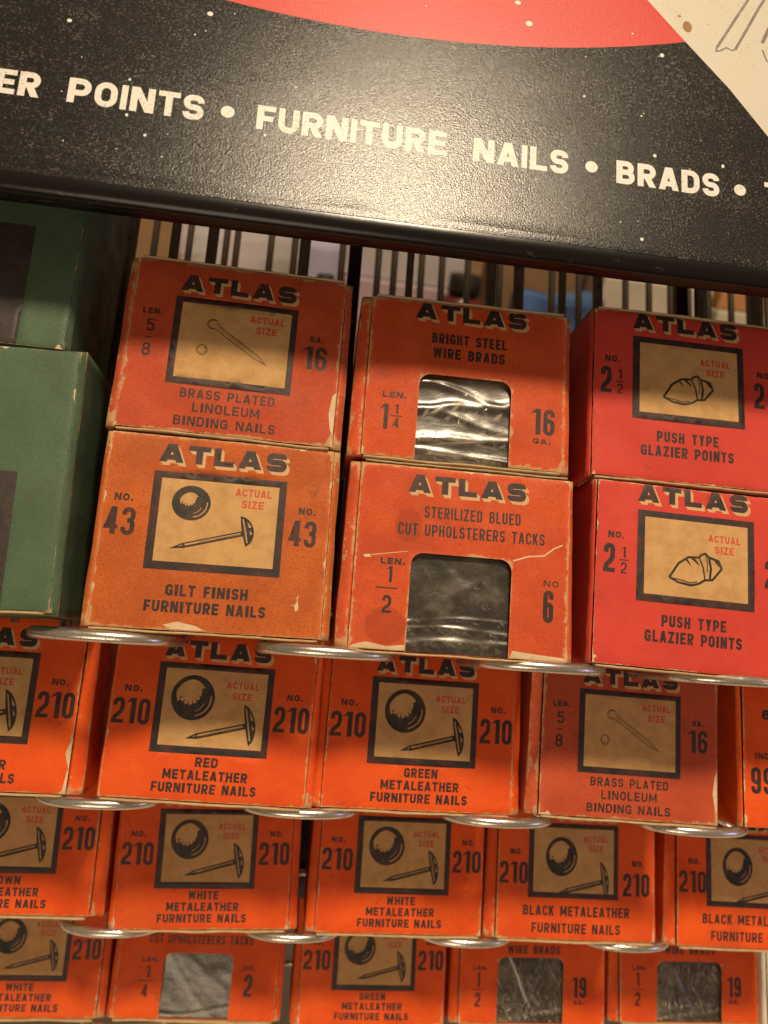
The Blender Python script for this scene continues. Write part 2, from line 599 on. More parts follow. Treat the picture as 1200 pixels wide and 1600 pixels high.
def ball(cx, cy, r, ry=None, big=True):
    ry = ry or r
    o = [(5, [circle(cx, cy, r, ry)])]
    k = .70 if big else .52
    hi = [(cx - r * .06 + r * k * (1 + .03 * math.sin(7 * t)) * math.cos(t), cy + ry * .08 + ry * k * (1 + .03 * math.sin(5 * t)) * math.sin(t)) for t in [2 * math.pi * i / 36 for i in range(36)]]
    o.append((2, [hi]))
    # shaded lower side of the dome between two arcs, engraved flecks along its upper rim
    lo = [(cx - r * .06 + r * (k + .03) * math.cos(math.radians(t)), cy + ry * .08 + ry * (k + .03) * math.sin(math.radians(t))) for t in range(205, 401, 10)]
    up = [(cx - r * .16 + r * k * .74 * math.cos(math.radians(t)) * (1 + .05 * (i % 2)), cy + ry * .26 + ry * k * .80 * math.sin(math.radians(t)) * (1 + .07 * (i % 2))) for i, t in enumerate(range(372, 215, -9))]
    o.append((5, [lo + up]))
    for i in range(6):
        t = math.radians(205 + i * 26)
        u, v = math.cos(t), math.sin(t)
        o.append((5, [[(cx - r * .14 + r * k * .80 * u, cy + ry * .24 + ry * k * .86 * v), (cx - r * .14 + r * k * .80 * math.cos(t + .16), cy + ry * .24 + ry * k * .86 * math.sin(t + .16)),
                       (cx - r * .14 + r * k * .50 * math.cos(t + .12), cy + ry * .24 + ry * k * .52 * math.sin(t + .12))]]))
    o.append((2, arc(cx + r * .02, cy, r * .80, ry * .80, -80, 8, r * .055)))
    o.append((2, arc(cx - r * .05, cy, r * .62, ry * .62, -70, -20, r * .03)))
    return o


def tack(tip, join, top, bot, right, sw=1.55):
    """domed nail seen from the side: shank from tip to join, head between top and bot"""
    tx, ty = tip; jx, jy = join
    d = Vector((jx - tx, jy - ty)); L = d.length; d.normalize(); n = Vector((-d.y, d.x))
    def q(a, b): return (tx + d.x * L * a + n.x * b, ty + d.y * L * a + n.y * b)
    o = [(5, [[q(0, 0), q(.20, -sw / 2), q(1.04, -sw / 2), q(1.04, sw / 2), q(.20, sw / 2)]])]
    o.append((2, [[q(.22, -.10), q(.98, -.12), q(.98, .30), q(.22, .32)], [q(.12, .02), q(.19, .02), q(.19, .26)]]))
    o.append((5, [[q(.42, .02), q(.96, -.02), q(.96, .10), q(.42, .12)]]))
    ht = Vector(top); hb = Vector(bot); hr = Vector(right)
    a = hb - ht
    nn = Vector((a.y, -a.x)).normalized()
    if nn.x < 0: nn = -nn
    dep = (hr - ht).dot(nn)
    ring = []
    for i in range(15):
        t = i / 14
        ring.append(ht + a * t + nn * dep * (math.sin(math.pi * t) ** .55))
    for i in range(9):
        t = 1 - i / 8
        ring.append(ht + a * t - nn * .28 * math.sin(math.pi * t) - nn * .05)
    o.append((5, [[tuple(p) for p in ring]]))
    o.append((2, [[tuple(ht + a * .12 + nn * .30), tuple(ht + a * .88 + nn * .34), tuple(ht + a * .90 + nn * .62), tuple(ht + a * .5 + nn * .72), tuple(ht + a * .10 + nn * .55)]]))
    o.append((5, [[tuple(ht + a * .2 + nn * .5), tuple(ht + a * .8 + nn * .5), tuple(ht + a * .5 + nn * .6)]]))
    o.append((2, [[tuple(ht + a * .50 + nn * dep * .62), tuple(ht + a * .66 + nn * dep * .60), tuple(ht + a * .62 + nn * dep * .80)],
                  [tuple(ht + a * .22 + nn * dep * .52), tuple(ht + a * .42 + nn * dep * .60), tuple(ht + a * .40 + nn * dep * .84)]]))
    return o


def art_210(lines, w=54.2):
    o = atlas(12.5, 41.6, 37.4) + frame(11.7, 12.1, 42.95, 35.9, 1.95) + actual(34.7, 29.8)
    o += ball(21.6, 26.8, 5.9, 6.0)
    o += tack((20.6, 16.0), (36.0, 20.1), (35.5, 25.9), (37.7, 15.1), (39.3, 19.5))
    o += [small('NO.', 3.3, 27.3, 1.75, 4.6), num('210', .7, 18.9, 6.7, 10.0), small('NO.', 46.9, 27.7, 1.75, 4.3), num('210', 43.8, 19.2, 6.8, 9.7)]
    ys = (8.9, 5.5, 2.1)
    for (s, wd), y in zip(lines, ys[3 - len(lines):]):
        o.append((1, text(s, 27.2, y, 2.55, wd, W=.50, wt=.235, gap=.10, align='c', space=.42)))
    return o


def art_black():
    o = atlas(11.5, 41.0, 38.0) + frame(10.3, 12.9, 41.5, 36.5, 1.8) + actual(33.6, 30.8)
    o += ball(21.6, 26.0, 5.5, 6.2)
    o += tack((20.6, 14.6), (35.4, 18.4), (35.0, 25.0), (36.9, 13.4), (38.4, 17.6))
    o += [small('NO.', 4.0, 26.0, 1.9, 4.2), num('210', .6, 17.0, 6.8, 9.6), small('NO.', 46.4, 23.6, 1.9, 4.2), num('210', 43.2, 14.2, 7.2, 9.6)]
    o.append((1, text('BLACK METALEATHER', 27.2, 7.4, 3.15, 36.6, W=.50, wt=.205, gap=.11, align='c', space=.44)))
    o.append((1, text('FURNITURE NAILS', 27.2, 2.1, 3.1, 30.4, W=.50, wt=.205, gap=.11, align='c', space=.44)))
    return o


def art_lino():
    o = atlas(11.5, 41.0, 37.2, 4.0) + frame(10.7, 12.1, 41.8, 35.5, 1.8) + actual(34.2, 30.4)
    o.append((6, [[(52.5, 13.4), (53.45, 14.6), (53.45, 3.0), (52.6, 4.4), (51.9, 8.6), (52.2, 11.0)]]))
    # linoleum nail
    a = Vector((20.8, 28.7)); b = Vector((35.0, 19.4)); d = (b - a).normalized(); n = Vector((-d.y, d.x)); L = (b - a).length
    def q(t, s): v = a + d * t + n * s; return (v.x, v.y)
    o += [(5, strip([q(1.0, .62), q(L - 3.2, .62), q(L, 0), q(L - 3.2, -.62), q(1.0, -.62)], .22))]
    o += [(5, strip([q(1.4, .12), q(L - 3.4, .12)], .12)), (5, strip([q(L - 3.4, -.05), q(L - .6, 0)], .14))]
    o += [(5, arc(a.x - .1, a.y + .1, 1.35, 1.25, 40, 290, .26)), (5, arc(a.x + .1, a.y + .2, 1.0, .95, 60, 170, .14)), (5, strip([q(.5, .5), q(.9, 1.25)], .2))]
    o += [(5, strip([(18.7 + 1.25 * math.cos(math.radians(t)), 21.6 + 1.3 * math.sin(math.radians(t))) for t in range(0, 360, 15)], .24, True)), (5, arc(18.8, 21.7, .75, .8, -60, 60, .14)), (5, arc(18.6, 21.3, .5, .5, 200, 330, .12))]
    o += [small('LEN.', 2.9, 29.9, 1.6, 4.9)] + [num('5', 4.3, 25.2, 3.3, 2.1), (1, [rect(4.3, 23.4, 6.0, 23.75)]), num('8', 3.9, 18.6, 3.5, 2.2)]
    o += [small('GA.', 45.3, 27.3, 1.6, 3.6), num('16', 44.2, 19.8, 6.3, 6.0)]
    for s, wd, y in (('BRASS PLATED', 23.4, 8.7), ('LINOLEUM', 16.6, 5.2), ('BINDING NAILS', 25.0, 1.6)):
        o.append((1, text(s, 26.4, y, 2.45, wd, W=.50, wt=.195, gap=.12, align='c', space=.44)))
    return o


def art_gilt():
    o = atlas(11.6, 42.6, 40.2, 4.2) + frame(11.0, 14.0, 43.0, 37.9, 2.0) + actual(35.1, 33.2)
    o += ball(20.5, 30.5, 4.6, 4.3, False)
    o += tack((16.3, 19.1), (33.2, 24.0), (32.5, 28.3), (34.3, 20.9), (35.9, 25.2), 1.3)
    o += [small('NO.', 2.5, 29.8, 1.8, 4.4), num('43', .8, 21.6, 6.6, 7.2), small('NO.', 46.3, 29.9, 1.8, 4.2), num('43', 44.4, 22.0, 6.4, 6.7)]
    o.append((1, text('GILT FINISH', 26.3, 8.0, 2.7, 19.2, W=.50, wt=.235, gap=.10, align='c', space=.44)))
    o.append((1, text('FURNITURE NAILS', 26.3, 4.1, 2.7, 28.2, W=.50, wt=.235, gap=.10, align='c', space=.42)))
    o.append((6, [[(47.3, 8.1), (47.9, 8.5), (48.2, 7.4), (48.0, 6.6), (47.5, 6.2), (47.2, 7.0)], [(47.6, 8.2), (47.8, 8.3), (47.95, 10.2), (47.8, 10.3)], [(46.0, 7.7), (47.3, 7.5), (47.3, 7.75)], [(47.2, 9.2), (47.7, 9.4), (47.6, 9.7)]]))
    o.append((6, [[(17.0, 1.2), (20.2, 2.1), (24.5, 1.3), (26.8, .3), (18.6, .35)]]))
    return o


def art_push():
    o = atlas(10.5, 40.7, 42.2, 4.2) + frame(10.6, 16.4, 42.2, 40.0, 2.0) + actual(34.0, 33.4)
    pts = [(19.2, 23.2), (21.6, 27.0), (24.2, 28.8), (27.1, 29.0), (27.6, 29.7), (28.8, 30.2), (29.7, 29.3), (32.4, 28.6), (33.2, 26.6), (30.7, 23.5), (28.7, 23.3), (27.0, 22.2), (24.9, 21.6), (21.5, 22.1)]
    o += [(5, strip(rr(pts, .15, True, 2), .62, True))]
    o += [(5, strip([(27.1, 29.0), (28.2, 26.5), (28.7, 23.3)], .42)), (5, strip([(29.7, 29.3), (30.3, 26.5), (30.0, 23.4)], .62)), (5, strip([(28.8, 30.0), (29.4, 27.4), (29.3, 25.4)], .26))]
    o += [(5, [[(23.2, 28.2), (25.0, 26.4), (24.6, 27.4), (23.7, 28.6)], [(24.8, 28.6), (27.2, 26.8), (26.8, 27.8), (25.6, 28.9)], [(31.0, 28.8), (32.5, 28.2), (32.9, 26.8), (31.8, 27.7)]])]
    o += [(5, strip([(20.2, 23.0), (22.4, 22.7), (24.6, 22.2), (26.6, 22.7)], .30))]
    for x0 in (0, 43.2):
        o += [small('NO.', 2.9 + x0, 31.8, 1.8, 4.2), num('2', 1.8 + x0, 22.9, 7.4, 3.1)] + frac('', '1', '2', 7.2 + x0, 26.3, 2.9)
    o.append((1, text('PUSH TYPE', 26.0, 10.5, 2.95, 17.2, W=.50, wt=.22, gap=.12, align='c', space=.5)))
    o.append((1, text('GLAZIER POINTS', 26.0, 6.5, 2.95, 25.8, W=.50, wt=.22, gap=.12, align='c', space=.46)))
    return o


def art_brads(l1, l2, y1, y2, lenwhole, la, lb, ga, w):
    k = w / 52.4
    o = atlas(11.5 * k, 41.6 * k, 38.3, 4.1)
    o.append((1, text(l1, 26.3 * k, y1, 2.9, 20.2 * k, W=.52, wt=.22, gap=.12, align='c', space=.5)))
    o.append((1, text(l2, 26.3 * k, y2, 2.9, 19.2 * k, W=.52, wt=.22, gap=.12, align='c', space=.5)))
    if lenwhole:
        o += [small('LEN.', 4.3, 15.5, 1.7, 6.2), num('1', 4.2, 7.0, 6.8, 1.9)] + frac('', la, lb, 8.2, 10.7, 2.6, 2.9)
        o += [num(ga, 43.8, 9.5, 7.0, 6.2), small('GA.', 44.1, 7.0, 1.5, 4.9)]
    else:
        o += [small('LEN.', 5.0, 18.6, 1.5, 5.4)] + [num(la, 6.4, 12.8, 5.0, 1.3), (1, [rect(4.7, 11.7, 9.4, 12.0)]), num(lb, 5.9, 6.0, 4.8, 2.2)]
        o += [num(ga, w - 12.9, 9.6, 7.2, 5.8), small('GA.', w - 12.4, 7.2, 1.5, 4.4)]
    return o


def art_tacks(la, lb, no, w, second=False):
    o = [] if second else [(7, [circle(8.6, 5.8, 5.0, 4.6)]), (7, [circle(12.8, 30.8, 3.4, 4.4)])]
    o += atlas(12.0, 42.6, 39.3, 4.2)
    o.append((1, text('STERILIZED BLUED', 28.9, 33.0, 3.0, 24.6, W=.50, wt=.16, gap=.14, align='c', space=.55)))
    o.append((1, text('CUT UPHOLSTERERS TACKS', 28.9, 25.4 if second else 28.4, 3.0, 37.4, W=.50, wt=.16, gap=.14, align='c', space=.5)))
    if not second:
        o += [small('LEN.', 6.4, 20.7, 1.6, 6.0), num(la, 8.2, 16.3, 3.9, 1.3), (1, [rect(5.6, 14.7, 11.0, 15.05)]), num(lb, 7.4, 8.8, 4.3, 2.3)]
        o += [(1, text('NO', 47.6, 18.2, 1.6, 3.9, W=.9, wt=.2, gap=.25)), num(no, 47.6, 9.3, 8.0, 2.7)]
        o.append((6, [[(0.3, .2), (13.5, .15), (13.5, 1.5), (9.2, .9), (4.2, 1.7), (1.2, .9)], [(39.7, .15), (53.8, .2), (53.5, .9), (46, 1.4), (40.2, 1.9)]]))
        # crease across the board
        o.append((6, [[(2.0, 22.6), (3.6, 22.9), (4.0, 22.2), (2.6, 22.0)], [(4, 22.6), (13.0, 24.2), (13.0, 24.35), (4, 22.8)]]))
        o.append((6, strip([(39.6, 24.0), (43.5, 25.4), (47.5, 25.9), (50.2, 28.0), (52.3, 29.0)], .34)))
    else:
        o += [small('LEN.', 8.4, 19.0, 1.5, 6.0), num(la, 10.4, 13.6, 4.0, 1.3), (1, [rect(7.9, 12.5, 13.2, 12.8)]), num(lb, 9.3, 7.2, 4.2, 2.3)]
        o += [small('NO.', 44.9, 17.0, 1.5, 4.4), num(no, 45.6, 8.2, 7.4, 3.1)]
    return o


def art_ninety():
    return atlas(12.5, 41.6, 38.6) + [small('8', 5.8, 30.6, 2.8, 2.6), small('IND.', 3.4, 19.2, 1.8, 5.6), num('99', 2.0, 9.4, 7.4, 7.0), (3, [rect(1.5, 7.3, 12, 7.45)])]


# ------------------------------------------------------------------ a carton
def noise1(x, y, seed): return noise.noise(Vector((x, y, seed * 3.77)))


def window_poly(x0, x1, y1, r=3.0):
    p = [(x0, -1), (x1, -1)]
    p += [(x1 - r + r * math.cos(math.radians(a)), y1 - r + r * math.sin(math.radians(a))) for a in range(0, 91, 15)]
    p += [(x0 + r + r * math.cos(math.radians(a)), y1 - r + r * math.sin(math.radians(a))) for a in range(90, 181, 15)]
    return p


FILM = dict(waves=1.0, fine=1.0)


def carton(pos, yaw, roll, w, h, depth, board, art, label, seed, win=None, folds=(), group='red nail boxes on the wire rack', topflap=True, slx=1.35, srx=1.35, faded=False, bulge=0.55, name='nail_box', cat='box', sy=0.25, botflap=True, crease=True):
    rnd = random.Random(seed)
    # local frame: x right along the front, y up the front, z out of the front; the origin is the foot of the front's centre line
    m = FACE @ Matrix.Rotation(-yaw, 3, 'Y') @ Matrix.Rotation(roll, 3, 'Z')
    off = m @ Vector((w / 2, 0, 0)) * MM
    root = empty(name, F(*pos) + off, m)
    tag(root, label, cat, group)
    hw = w / 2

    def zf(x, y):
        u = 2 * x / w - 1; v = 2 * y / h - 1
        d = max(0.0, min(x, w - x, y, h - y))
        z = bulge * (1 - u * u) * (1 - v * v) + .28 * noise1(x * .045, y * .045, seed)
        return z - .32 * math.exp(-d / .45)

    def ef(x, y):
        d = max(0.0, min(x, w - x, y, h - y))
        c = min(math.hypot(x - a, y - b) for a in (0, w) for b in (0, h))
        e = d * min(1.0, .35 + c / 7)
        if win:
            x0, x1, y1 = win
            if x0 - 3 < x < x1 + 3 and y < y1 + 3:
                dw = max(x0 - x, x - x1, y - y1, 0)
                e = min(e, .25 + dw * 1.3)
        return e
    # outline with a slightly ragged rim
    out = []
    for i in range(int(w / 1.2)): out.append((i / int(w / 1.2) * w, .10 * noise1(i * .7, 1, seed)))
    for i in range(int(h / 1.2)): out.append((w + .10 * noise1(i * .7, 2, seed), i / int(h / 1.2) * h))
    for i in range(int(w / 1.2)): out.append((w - i / int(w / 1.2) * w, h + .10 * noise1(i * .7, 3, seed)))
    for i in range(int(h / 1.2)): out.append((.10 * noise1(i * .7, 4, seed), h - i / int(h / 1.2) * h))
    grid = []
    nx, ny = int(w / 1.5), int(h / 1.5)
    for i in range(1, nx):
        for j in range(1, ny):
            grid.append((i * w / nx + rnd.uniform(-.2, .2), j * h / ny + rnd.uniform(-.2, .2)))
    for t in (.35, .8):
        for i in range(1, int(w)): grid += [(i, t), (i, h - t)]
        for j in range(1, int(h)): grid += [(t, j), (w - t, j)]
    dx = [(mi, [[(px, py) for px, py in p] for p in polys]) for mi, polys in art]
    # small tears and rubbed-through spots along the rim
    tears = []
    for i in range(rnd.randint(5, 9)):
        a, b, ln, dp = rnd.random(), rnd.randint(0, 3), rnd.uniform(.8, 4.5), rnd.uniform(.25, .9)
        if rnd.random() < .45: a = rnd.choice((.0, .97)); dp *= 1.4
        L_ = (w if b < 2 else h) - .1
        t0 = a * L_; t1 = min(L_, t0 + ln)
        prof_ = [(t0, 0.02), (t1, 0.02)] + [(t1 - (t1 - t0) * q / 5, dp * rnd.uniform(.2, 1) * math.sin(math.pi * (q + .3) / 5.6)) for q in range(6)]
        if win and b == 0 and not (t1 < win[0] - .5 or t0 > win[1] + .5): continue
        tears.append([{0: (t, d_), 1: (t, h - d_), 2: (d_, t), 3: (w - d_, t)}[b] for t, d_ in prof_])
    dx.append((6, tears))
    holes = [window_poly(*win)] if win else []
    inkm = M_INKF if faded else M_INK
    o = sheet('front_panel', out, dx, holes, grid, zf, ef, [board, inkm, M_KRAFT, M_INKR, M_SHAD, M_INKK, M_TEAR, M_STAIN], root)
    o.location = (-hw * MM, 0, 0)
    # carton body: rings of the outline going back from the front panel
    per = []
    N1, N2 = int(w / 1.6), int(h / 1.6)
    for i in range(N1): per.append((i / N1 * w, 0, 0, -1))
    for i in range(N2): per.append((w, i / N2 * h, 1, 0))
    for i in range(N1): per.append((w - i / N1 * w, h, 0, 1))
    for i in range(N2): per.append((0, h - i / N2 * h, -1, 0))
    n = len(per)
    rings = [(-.04, -1.5, .9), (.05, -1.0, .9), (.16, -.80, .35), (.5, -1.05, 1.1), (.88, -1.45, .7), (1.0, -1.95, 0.0), (1.0, -2.6, .9), (1.02, -4, 2.6), (1.03, -depth * .5, 9), (1.0, -depth, 0.0)]
    if not crease: rings[:3] = [(-.02, -.37, .8), (.08, -.37, .5), (.2, -.42, .22)]
    vs, ed, fs = [], [], []
    for k, (g, z, e) in enumerate(rings):
        for i, (x, y, nx_, ny_) in enumerate(per):
            u = x / w * 2 - 1; v = y / h * 2 - 1
            lw = slx * (1 - .12 * v) if x < w * .5 else srx * (1 - .12 * v)
            ox = max(-1, min(1, u * 1.0)) if abs(u) > .999 else u ** 9
            oy = v if abs(v) > .999 else v ** 9
            jit = .22 * noise1(x * .12 + y * .12, k * .1, seed + 5) if k > 1 else 0
            bul = .5 * (1 - u * u) * (1 - v * v) if k == 8 else 0
            vs.append(Vector(((x - hw + ox * (g * lw + jit)) * MM, (y + oy * (g * sy + jit * .5)) * MM, (z + zf(min(max(x, 0), w), min(max(y, 0), h)) * .4) * MM)))
            c = min(math.hypot(x - a, y - b) for a in (0, w) for b in (0, h))
            ed.append(e * min(1.0, .4 + c / 8) + (.0 if c > 4 else -.25 * (1 - c / 4)))
    for k in range(len(rings) - 1):
        for i in range(n):
            j = (i + 1) % n
            fs.append((k * n + i, k * n + j, (k + 1) * n + j, (k + 1) * n + i))
    last = (len(rings) - 1) * n
    fs.append(tuple(last + i for i in range(n)))
    fs = [tuple(reversed(f)) for f in fs]
    link('body', mesh('body', vs, fs, None, ed), [board], root)
    # bottom closing flap: raw board that pokes out below the front
    def flap(nm, y0, y1, z1, xa, xb, sd):
        k = 26
        v, f = [], []
        for i in range(k + 1):
            x = xa + (xb - xa) * i / k
            wv = .22 * noise1(x * .09, sd, seed) + .10 * noise1(x * .6, sd + 3, seed)
            zz = z1 + .5 * noise1(x * .07, sd + 7, seed) + .12 * noise1(x * .9, sd, seed)
            for (yy, z) in ((y0, -12), (y0, zz - .15), (y0 + .12, zz), (y1 - .12, zz), (y1, zz - .15), (y1, -12)):
                v.append(Vector(((x - hw) * MM, (yy + wv) * MM, z * MM)))
        for i in range(k):
            for q in range(5): f.append((i * 6 + q, i * 6 + q + 1, (i + 1) * 6 + q + 1, (i + 1) * 6 + q))
            f.append((i * 6 + 5, i * 6, (i + 1) * 6, (i + 1) * 6 + 5))
        f.append(tuple(range(6))); f.append(tuple(k * 6 + q for q in range(6))[::-1])
        link(nm, mesh(nm, v, f), [M_RAW], root)
    if botflap: flap('bottom_flap', -.80, -.30, .35, .6, w - .8, 1.0)
    if topflap: flap('top_flap', h + .40, h + .85, -.1, 1.0, w - .6, 5.0)
    if win:
        x0, x1, y1 = win
        # wrinkled cellophane behind the window
        v, f = [], []
        A, B = 64, 56
        for i in range(A + 1):
            for j in range(B + 1):
                x = x0 - 1.0 + (x1 - x0 + 2.0) * i / A; y = .1 + (y1 + .6) * j / B
                wob = 2.2 * noise1(x * .06, y * .05, seed + 20)
                z = -1.15
                for (yc, am, sl, wd) in folds:
                    dd = (y + wob - yc * y1 - sl * (x - (x0 + x1) / 2)) / wd
                    z += am * math.exp(-dd * dd) * (.65 + .6 * noise1(x * .12, yc * 5, seed + 9))
                z += .30 * noise1(x * .07, y * .09, seed + 2) + .07 * noise1(x * .30 + y * .1, y * .30, seed + 4)
                z = min(z, -.58)
                ee = min(x - x0 + 1, x1 + 1 - x, y1 + .7 - y)
                v.append(Vector(((x - hw) * MM, y * MM, z * MM)))
        for i in range(A):
            for j in range(B):
                a = i * (B + 1) + j
                f.append((a, a + B + 1, a + B + 2, a + 1))
        link('window_film', mesh('window_film', v, f), [M_FILM], root)
    return root, m


M_STAIN = paper('oil_stained_board', base=(0.47, 0.065, 0.014), dark=(0.36, 0.045, 0.010), wear=0.8, fib=0.7)


def film_mat():
    t = NT('cellophane')
    n = t.n; l = t.l
    tr = n.new('ShaderNodeBsdfTransparent'); tr.inputs[0].default_value = (0.88, 0.84, 0.78, 1)
    gl = n.new('ShaderNodeBsdfGlossy'); gl.inputs['Roughness'].default_value = 0.29; gl.inputs['Color'].default_value = (1, .97, .92, 1)
    df = n.new('ShaderNodeBsdfDiffuse'); df.inputs['Color'].default_value = (0.42, 0.37, 0.30, 1)
    fr = n.new('ShaderNodeFresnel'); fr.inputs['IOR'].default_value = 1.62
    bp = n.new('ShaderNodeBump'); bp.inputs['Strength'].default_value = 0.12; bp.inputs['Distance'].default_value = 0.0005
    l.new(t.noise(260, 4, 0.6, stretch=(1, 2.2, 1), dist=0.6), bp.inputs['Height'])
    l.new(bp.outputs[0], gl.inputs['Normal']); l.new(bp.outputs[0], fr.inputs['Normal'])
    m1 = n.new('ShaderNodeMixShader')
    l.new(t.math('ADD', t.ramp(t.noise(75, 5, 0.65), 0.48, 0.74, 0.0, 0.26), 0.035), m1.inputs[0]); l.new(tr.outputs[0], m1.inputs[1]); l.new(df.outputs[0], m1.inputs[2])
    m2 = n.new('ShaderNodeMixShader')
    l.new(t.math('MULTIPLY', fr.outputs[0], 1.7), m2.inputs[0]); l.new(m1.outputs[0], m2.inputs[1]); l.new(gl.outputs[0], m2.inputs[2])
    l.new(m2.outputs[0], t.out.inputs['Surface'])
    return t.m


M_FILM = film_mat()
M_STEEL = plain('bright_steel_nails', (0.72, 0.69, 0.64), 0.30, 0.6, 0.4, 900)
M_BLUED = plain('blued_steel_tacks', (0.20, 0.175, 0.15), 0.34, 0.4, 0.4, 700)
M_ZINC = None


def brads(root, m, w, win, seed, label, length, rad, mat, nn, cat='nails', tacks=False, ytop=None):
    """loose nails lying in a box behind its window"""
    rnd = random.Random(seed)
    x0, x1, y1 = win
    parts = []
    for i in range(nn):
        x = rnd.uniform(x0 - 2, x1 + 2) - w / 2; y = rnd.uniform(.8, (ytop or y1) - 1); z = rnd.uniform(-8, -2.2)
        a = rnd.uniform(-.5, .5) if rnd.random() < .6 else rnd.uniform(-1.6, 1.6)
        if tacks: a = rnd.uniform(-3, 3)
        elif nn > 100: a = 1.57 + rnd.uniform(-.75, .75)
        b = rnd.uniform(-.25, .25)
        d = Vector((math.cos(a) * math.cos(b), math.sin(a) * math.cos(b), math.sin(b)))
        c = Vector((x, y, z))
        lo = Vector((-w / 2 + 1.5, 0.5, -20)); hi = Vector((w / 2 - 1.5, y1 + 5, -2.9 if tacks else -1.9))
        ln = length * rnd.uniform(.92, 1.0)
        p0 = c - d * ln / 2; p1 = c + d * ln / 2
        for p in (p0, p1):
            for k in range(3): p[k] = max(lo[k], min(hi[k], p[k]))
        if (p1 - p0).length < 1: continue
        dd = (p1 - p0).normalized()
        if tacks:
            parts.append(tube_data([p0 * MM, (p0 + dd * .5) * MM, (p0 + dd * .55) * MM, p1 * MM], 0, 7, rad=[1.6 * MM, 1.7 * MM, .8 * MM, .1 * MM]))
        else:
            parts.append(tube_data([p0 * MM, (p0 + dd * .4) * MM, (p0 + dd * .45) * MM, (p1 - dd * 1.2) * MM, p1 * MM], 0, 6, rad=[rad * 1.7 * MM, rad * 1.7 * MM, rad * MM, rad * MM, .05 * MM]))
    vs, fs = merge(parts)
    o = link('tacks' if tacks else 'brads', mesh('nails', vs, fs), [mat])
    o.matrix_world = root.matrix_world.copy()
    tag(o, label, cat, None, 'stuff')
    return o


# ------------------------------------------------------------------ the rack
def metal(name, base, rough, dirt=0.5):
    t = NT(name)
    n1 = t.ramp(t.noise(300, 5, 0.75), 0.5, 0.72)
    n2 = t.ramp(t.noise(60, 4, 0.65), 0.4, 0.75)
    c = t.mix(t.math('MULTIPLY', n1, dirt), base, (0.07, 0.05, 0.035))
    c = t.mix(t.math('MULTIPLY', n2, dirt * .5), c, (0.22, 0.17, 0.12))
    t.set(Base_Color=c, Metallic=0.92, Roughness=t.math('ADD', t.math('MULTIPLY', n1, 0.25), rough))
    t.bump(t.noise(900, 4, 0.7), 0.15, 0.0003)
    return t.m


M_ZINC = metal('zinc_plated_wire', (0.72, 0.68, 0.63), 0.24, 0.55)
M_SHADEDWIRE = metal('grimy_shaded_wire', (0.13, 0.105, 0.08), 0.42, 0.5)  # dark base colour holds the shade beneath the sign
M_POST = plain('brown_painted_post', (0.035, 0.021, 0.014), 0.45, 0.3, 0.4, 200)

rack = empty('wire_rack', F(20, -36, -33))
tag(rack, 'wire display rack with zinc support loops holding the tiers of small red boxes', 'rack')
RINV = rack.matrix_world.inverted()


def rtube(name, pts, r, mat, n=12):
    bpy.context.view_layer.update()
    q = [p - rack.location for p in pts]
    return tube(name, q, r, mat, rack, n)


ROWS = [(-35.0, 0.0, (-65.4, -11.3, 44.0, 95.0), 16.0, 1.4),
        (-78.5, -33.4, (-68.6, -13.4, 43.4, 103.6), 15.4, 1.2),
        (-125.3, -77.2, (-69.3, -11.8, 46.4, 102.4), 15.0, .7),
        (-172.0, -120.8, (-69.0, -9.0, 51.6, 113.5), 15.0, .7)]
for ri, (y, z, xs, half, pro) in enumerate(ROWS):
    for x in xs:
        # a hairpin of wire: two legs and a bowed front
        dep = 9.5
        pts = [(x - half, y + 11, z - 31.6), (x - half, y + 2, z - 31.6), (x - half, y, z - 30), (x - half, y, z - 22), (x - half, y, z + pro - dep - 1.5)]
        for a in range(180, -1, -10):
            ca = math.cos(math.radians(a)); sa = math.sin(math.radians(a))
            pts.append((x + half * math.copysign(abs(ca) ** .9, ca), y, z + pro - 1.5 - dep + dep * sa))
        pts += [(x + half, y, z + pro - dep - 1.5), (x + half, y, z - 22), (x + half, y, z - 30), (x + half, y + 2, z - 31.6), (x + half, y + 11, z - 31.6)]
        rtube('support_loop', [F(*p) for p in pts], 1.5 * MM, M_ZINC, 14)
    # back bar that joins the loops of this tier
    rtube('back_bar', [F(-140, y + 11, z - 31.8), F(185, y + 11, z - 31.8)], 1.3 * MM, M_ZINC)
# near upright wires of the top tier and the second layer further back
for x, r in ((-79.6, 1.6), (-66.7, 1.25), (-55.4, 1.45), (-27.0, 1.45), (6.6, 1.0), (33.0, 1.4), (42.2, 1.5), (56.8, 1.1), (68.8, 1.4), (104.3, 1.6), (124.2, 1.7), (-95.0, 1.4), (-112.0, 1.4)):
    rtube('upright_wire', [F(x, -33, -34.6), F(x, 128, -34.6)], r * 1.18 * MM, M_SHADEDWIRE, 10)
for x in (-88.1, -74.8, -60.6, -56.4, -14.2, .6, 7.2, 27.0, 37.8, 51.4, 73.8, 85.5, 106.0, 116.4, 153.4, -103, -120, 134, 170, -43.0, -33.5, 18.5, 60.5, 93.0, 126.0, 143.0):
    rtube('rear_wire', [F(x, -20, -95), F(x, 150, -95)], 1.4 * MM, M_SHADEDWIRE, 8)
rtube('cross_bar', [F(-140, 129.5, -34.6), F(185, 129.5, -34.6)], 1.6 * MM, M_SHADEDWIRE)
rtube('cross_bar', [F(-140, 151.3, -95), F(185, 151.3, -95)], 1.4 * MM, M_SHADEDWIRE)
rtube('cross_bar', [F(-140, -21.2, -95), F(185, -21.2, -95)], 1.4 * MM, M_SHADEDWIRE)
